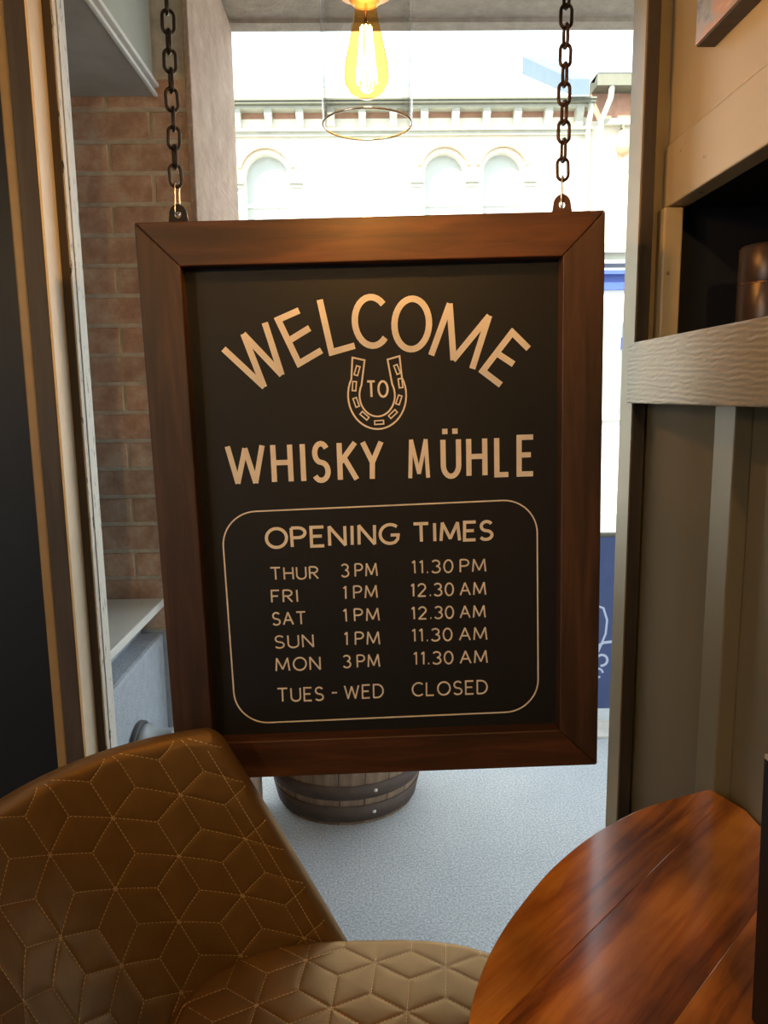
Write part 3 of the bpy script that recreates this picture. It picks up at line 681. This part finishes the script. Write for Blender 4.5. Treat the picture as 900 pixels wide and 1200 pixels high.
pendant(.004, 1.0, 1.733, 'clear glass cylinder pendant with glowing filament bulb above the sign', 9.0, (1.0, .66, .32))
pendant(-1.25, -.35, 1.80, 'unseen clear glass fill pendant added behind on the left', 44, (1.0, .86, .68))  # added lamp out of view, brightens the room as fill
pendant(.12, -1.15, 1.95, 'unseen clear glass fill pendant added furthest behind', 54, (1.0, .86, .68))  # second unseen lamp, added for fill light

# ================================================================== SHELF TUBE, PICTURE
tb = thing('bottle_tube', (.622, 1.19, 1.482), 'dark brown cylindrical tube with copper ring on the niche shelf', 'tube')
part('body', MB().lathe([(0, 0), (.045, 0), (.045, .078), (0, .078)], 48), 'tube_brown', tb, True, bev=.001, local=True)
part('ring', MB().lathe([(.0435, .078), (.0458, .078), (.0458, .0795), (.0435, .0795)], 48, closed=True), 'copper_ring', tb, True, local=True)
part('lid', MB().lathe([(0, .0795), (.045, .0795), (.045, .132), (.042, .136), (0, .136)], 48), 'tube_brown', tb, True, bev=.001, local=True)
pf = thing('wall_picture', (.515, .85, 1.91), 'framed picture in orange and grey tones on the upper right wall', 'picture')
part('stub', MB().box(.518, LX, 1.46, 1.53, GZ, 2.45), 'brown_frame', wr)
part('backing', MB().box(.502, .5295, .45, 1.215, 1.910, 2.42), 'brown_frame', pf, bev=.001)
part('print', MB().box(.4995, .502, .452, 1.213, 1.912, 2.418), 'picture_print', pf)

# ================================================================== TABLE
TZ = .775
tcy = .600
tt = thing('side_table', (.40, tcy, 0), 'half round glossy orange brown wooden table against the panelled wall', 'table')
# edge of the top from the wall end round to the other wall end
half = [(.530, 1.098), (.416, 1.053), (.318, .988), (.238, .913), (.178, .838), (.136, .775), (.108, .718), (.090, .663), (.082, .600)]
ctl = half + [(x, 1.2 - y) for x, y in half[-2::-1]]
outl = []
for i in range(len(ctl) - 1):
    p0, p1, p2, p3 = [Vector(ctl[max(0, min(len(ctl) - 1, i + k))]) for k in (-1, 0, 1, 2)]
    for q in range(6):
        t = q / 6; outl.append(tuple(.5 * (2 * p1 + (p2 - p0) * t + (2 * p0 - 5 * p1 + 4 * p2 - p3) * t * t + (3 * p1 - p0 - 3 * p2 + p3) * t ** 3)))
outl = outl + [ctl[-1], (.557, .13), (.557, 1.035), (.538, 1.083)]
def clip(poly, nx, ny, d):      # keep nx*x+ny*y <= d
    out = []
    for i, p in enumerate(poly):
        q = poly[(i + 1) % len(poly)]; a = nx * p[0] + ny * p[1] - d; b = nx * q[0] + ny * q[1] - d
        if a <= 0: out.append(p)
        if (a < 0 < b) or (b < 0 < a): s = a / (a - b); out.append((p[0] + s * (q[0] - p[0]), p[1] + s * (q[1] - p[1])))
    return out
ga = math.radians(44); nx, ny = -math.sin(ga), math.cos(ga)
edges = [-.7, -.36, -.24, -.11, .015, .14, .268, .394, .9]
for bi, (a, b) in enumerate(zip(edges, edges[1:])):
    pg = clip(clip(outl, nx, ny, b - .0001), -nx, -ny, -a - .0001)
    if len(pg) < 3: continue
    cln = []
    for p in pg:
        if not cln or (abs(p[0] - cln[-1][0]) + abs(p[1] - cln[-1][1])) > 1e-4: cln.append(p)
    # board's own frame: local X along the grain
    o_ = Vector((sum(p[0] for p in cln) / len(cln), sum(p[1] for p in cln) / len(cln), TZ - .03))
    ca, sa = math.cos(-ga), math.sin(-ga)
    loc = [((p[0] - o_.x) * ca - (p[1] - o_.y) * sa, (p[0] - o_.x) * sa + (p[1] - o_.y) * ca) for p in cln]
    me = MB().prism([(x + bi * 1.7, y) for x, y in loc], 0, .03, 'Z').mesh('board', 'table_wood_dark' if bi % 2 == 0 else 'table_wood')
    off = Matrix.Rotation(ga, 4, 'Z') @ Vector((bi * 1.7, 0, 0))
    ob = link('board', me, tt, o_ - tt.location - off, (0, 0, ga)); bevel(ob, .0006, 2)
part('pedestal', MB().lathe([(0, .02), (.12, .02), (.12, .03), (.05, .045), (.032, .08), (.030, .68), (.05, .72), (.10, .745), (0, .745)], 32, (.41, tcy, 0)), 'leg_black', tt, True)
part('base_plate', MB().lathe([(0, 0), (.13, 0), (.13, .02), (0, .022)], 40, (.41, tcy, 0)), 'leg_black', tt, True)
mn = thing('menu_board', (.40, .56, TZ), 'black upright board standing on the wooden table at the right edge', 'menu')
part('board', MB().add([(.374, .45, TZ), (.388, .45, TZ), (.388, .660, TZ), (.374, .660, TZ), (.3685, .45, 1.056), (.3765, .45, 1.056), (.3765, .660, 1.056), (.3685, .660, 1.056)],
     [(0, 3, 2, 1), (4, 5, 6, 7), (0, 1, 5, 4), (1, 2, 6, 5), (2, 3, 7, 6), (3, 0, 4, 7)]), 'black_plastic', mn, bev=.002)
part('top_edge', MB().box(.3690, .3760, .45, .659, 1.0555, 1.0595), 'edge_grey', mn)
part('stand', MB().box(.388, .45, .48, .64, TZ, TZ + .006), 'black_plastic', mn)

# ================================================================== QUILTED CHAIR
QA = .066
def quilt_dist(u, v):
    h1 = np.array((1.5 * QA, .8660254 * QA)); h2 = np.array((1.5 * QA, -.8660254 * QA))
    s_ = u / (1.5 * QA); d_ = v / (.8660254 * QA); ii = np.floor((s_ + d_) / 2); jj = np.floor((s_ - d_) / 2)
    best = np.full(u.shape, 9.)
    for di in (-1, 0, 1, 2):
        for dj in (-1, 0, 1, 2):
            px = u - ((ii + di) * h1[0] + (jj + dj) * h2[0]); py = v - ((ii + di) * h1[1] + (jj + dj) * h2[1])
            for k in range(6):
                cx, cy = math.cos(k * PI / 3), math.sin(k * PI / 3)
                t = np.clip(px * cx + py * cy, 0, QA)
                best = np.minimum(best, (px - t * cx) ** 2 + (py - t * cy) ** 2)
    return np.sqrt(best)
def quilt_edges(u0, u1, v0, v1):
    out = []
    for i in range(-40, 41):
        for j in range(-40, 41):
            hx, hy = (i + j) * 1.5 * QA, (i - j) * .8660254 * QA
            if u0 - QA < hx < u1 + QA and v0 - QA < hy < v1 + QA:
                for k in range(6): out.append((hx, hy, hx + QA * math.cos(k * PI / 3), hy + QA * math.sin(k * PI / 3)))
    return out
def puff(d): return .0013 * (1 - np.exp(-(d / .009) ** 1.2)) - .0010 * np.exp(-(d / .0018) ** 2)
ch = thing('lounge_chair', (-.06, .89, 0), 'bronze brown quilted faux leather chair in front of the sign', 'chair')
CO = np.array((-.06, .89, 0.))
# backrest: curved, reclined shell; s runs round it, t up it
BZ0, BZ1, TH = .40, .850, .024
def back_mid(s, t):
    """mid-surface; s in -1..1 (1 = window side), t in 0..1"""
    cx = -.042 + (-.205 + .042) * t; cy = .888 + (.868 - .888) * t; r = .296 + (.338 - .296) * t
    Dl = np.radians(93 + (80 - 93) * t)
    cr = np.clip((t - .94) / .06, 0, 1); Dl = Dl - np.radians(4.0) * (1 - np.sqrt(np.clip(1 - cr ** 2, 0, 1)))
    a = PI - s * Dl
    return np.stack([cx + r * np.cos(a), cy + r * np.sin(a), BZ0 + (BZ1 - BZ0) * t + 0 * s], -1)
def back_frame(s, t):
    e = 1e-3; p = back_mid(s, t)
    ds = back_mid(np.clip(s + e, -1, 1), t) - back_mid(np.clip(s - e, -1, 1), t); dt = back_mid(s, np.clip(t + e, 0, .9)) - back_mid(s, np.clip(t - e, 0, .9 - 2 * e))
    n = np.cross(ds, dt); n /= np.linalg.norm(n, axis=-1, keepdims=True) + 1e-12
    return p, n                       # n towards the sitter
BU, BV = .46, .485
def half_t(s, t):
    du = (1 - np.abs(s)) * BU; dv = np.minimum((1 - t) * BV, .2)
    d = np.minimum(du, dv); q = np.clip(d / TH, 0, 1)
    return TH * np.sqrt(np.clip(1 - (1 - q) ** 2, 0, 1))
def back_in(s, t, lift=0):
    p, n = back_frame(s, t); d = quilt_dist(t * BV + .012, s * BU)
    rim = np.clip(np.minimum((1 - np.abs(s)) * BU, (1 - t) * BV) / .03, 0, 1)
    return p + n * (half_t(s, t) + puff(d) * rim + lift)[..., None]
def back_out(s, t):
    p, n = back_frame(s, t); return p - n * (half_t(s, t) * .9)[..., None]
def cl(n, lo, hi, endlo, endhi):
    core = list(np.linspace(lo, hi, n)); x = 1 - np.cos(np.linspace(0, PI / 2, 10)); w = (hi - lo)
    pre = [lo + TH / (BU if w > 1.5 else BV) * k for k in x] if endlo else []
    post = [hi - TH / (BU if w > 1.5 else BV) * k for k in x] if endhi else []
    return np.array(sorted(set(np.round(core + pre + post, 6))))
sv = cl(330, -1, 1, True, True); tv = cl(170, 0, 1, False, True)
Sg, Tg = np.meshgrid(sv, tv); ns_, nt_ = len(sv), len(tv)
Pin = (back_in(Sg, Tg) - CO).reshape(-1, 3); Pout = (back_out(Sg, Tg) - CO).reshape(-1, 3)
def grid_faces(nx_, ny_, off, flip):
    i = np.arange(nx_ - 1); jx, iy = np.meshgrid(i, np.arange(ny_ - 1)); a = (iy * nx_ + jx).ravel() + off
    f = np.stack([a, a + 1, a + 1 + nx_, a + nx_], -1)
    return f[:, ::-1] if flip else f
def np_mesh(name, V, Fc, mat):
    me = bpy.data.meshes.new(name); me.from_pydata(V.tolist(), [], Fc.tolist()); me.update()
    bm = bmesh.new(); bm.from_mesh(me); bmesh.ops.remove_doubles(bm, verts=bm.verts, dist=2e-5); bmesh.ops.recalc_face_normals(bm, faces=bm.faces); bm.to_mesh(me); bm.free()
    me.materials.append(M[mat]); me.polygons.foreach_set('use_smooth', [True] * len(me.polygons)); return me
n0 = len(Pin)
fb_ = np.concatenate([grid_faces(ns_, nt_, 0, False), grid_faces(ns_, nt_, n0, True),
                      np.stack([np.arange(ns_ - 1), np.arange(ns_ - 1) + n0, np.arange(1, ns_) + n0, np.arange(1, ns_)], -1)])
backrest = link('backrest', np_mesh('backrest', np.concatenate([Pin, Pout]), fb_, 'leatherette'), ch)
def stitching(parent, edges, surf, inside):
    mb = MB(); seen = set()
    for (a, b, c, d) in edges:
        L = math.hypot(c - a, d - b); n = int(L / .0062)
        key = (round((a + c) * 500), round((b + d) * 500))
        if key in seen: continue
        seen.add(key)
        f = (np.arange(n) + .15) / n; g_ = (np.arange(n) + .80) / n
        U = np.concatenate([a + (c - a) * f, a + (c - a) * g_]); V = np.concatenate([b + (d - b) * f, b + (d - b) * g_])
        ok = inside(U, V); P = surf(U, V) - CO
        for i in range(n):
            if ok[i] and ok[i + n]: mb.tube([P[i], (P[i] + P[i + n]) / 2, P[i + n]], .00062, 4)
    o = part('stitching', mb, 'thread', parent, local=True); o['kind'] = 'stuff'; return o
stitching(backrest, [(b, a, d, c) for a, b, c, d in quilt_edges(0, .5, -.46, .46)] + [(sg_ * (BU - .034), .08 + .0385 * i, sg_ * (BU - .034), .08 + .0385 * (i + 1)) for sg_ in (-1, 1) for i in range(10)], lambda u, v: back_in(u / BU, (v - .012) / BV, .0003),
          lambda u, v: (np.abs(u / BU) < .985) & (v > .07) & ((v - .012) / BV < .985))
# seat cushion
SX, SY, SZ, SE = .305, .272, .482, 3.0
scx, scy = -.025, .897
def seat_xy(r, a):
    c, s = np.cos(a), np.sin(a); k = (np.abs(c) ** SE + np.abs(s) ** SE) ** (-1 / SE)
    return scx + SX * r * k * c, scy + SY * r * k * s
def seat_z(x, y):
    q = (np.abs((x - scx) / SX) ** SE + np.abs((y - scy) / SY) ** SE) ** (1 / SE); e = np.clip((1 - q) * .28 / .030, 0, 1)
    return SZ - .030 + .030 * np.sqrt(np.clip(1 - (1 - e) ** 2, 0, 1)) + .010 * (1 - np.clip(q, 0, 1) ** 2), e
qr = math.radians(24)
def seat_uv(x, y): return (x - scx) * math.cos(qr) + (y - scy) * math.sin(qr), -(x - scx) * math.sin(qr) + (y - scy) * math.cos(qr)
def seat_top(x, y, lift=0):
    z, e = seat_z(x, y); u, v = seat_uv(x, y); return np.stack([x, y, z + puff(quilt_dist(u, v)) * np.clip(e * 1.2, 0, 1) + lift], -1)
rv = np.concatenate([np.linspace(0, .90, 100), .90 + .10 * np.sin(np.linspace(0, PI / 2, 14))[1:]]); av = np.linspace(0, 2 * PI, 441)[:-1]
Rg, Ag = np.meshgrid(rv, av, indexing='ij'); X_, Y_ = seat_xy(Rg, Ag); top = seat_top(X_, Y_)
rings = [top.reshape(-1, 3)]
for rr, zz in ((1.0, .43), (.985, .405), (.95, .39), (.0, .39)):
    x, y = seat_xy(np.full_like(av, rr), av); rings.append(np.stack([x, y, np.full_like(x, zz)], -1))
Vs = np.concatenate(rings) - CO; na = len(av); nr = len(rv) + 4
Fs = np.array([(i * na + k, i * na + (k + 1) % na, (i + 1) * na + (k + 1) % na, (i + 1) * na + k) for i in range(nr - 1) for k in range(na)])
seat = link('seat', np_mesh('seat', Vs, Fs, 'leatherette'), ch)
def s_inv(u, v): return scx + u * math.cos(qr) - v * math.sin(qr), scy + u * math.sin(qr) + v * math.cos(qr)
def seat_in(u, v):
    x, y = s_inv(u, v); z, e = seat_z(x, y); return e > .55
stitching(seat, quilt_edges(-.36, .36, -.36, .36), lambda u, v: seat_top(*s_inv(u, v), .0003), seat_in)
for sx, sy in ((-1, -1), (-1, 1), (1, -1), (1, 1)):
    part('leg', MB().tube([(scx + sx * .19, scy + sy * .17, .40), (scx + sx * .25, scy + sy * .22, .0)], [.016, .010], 12), 'leg_black', ch, True)
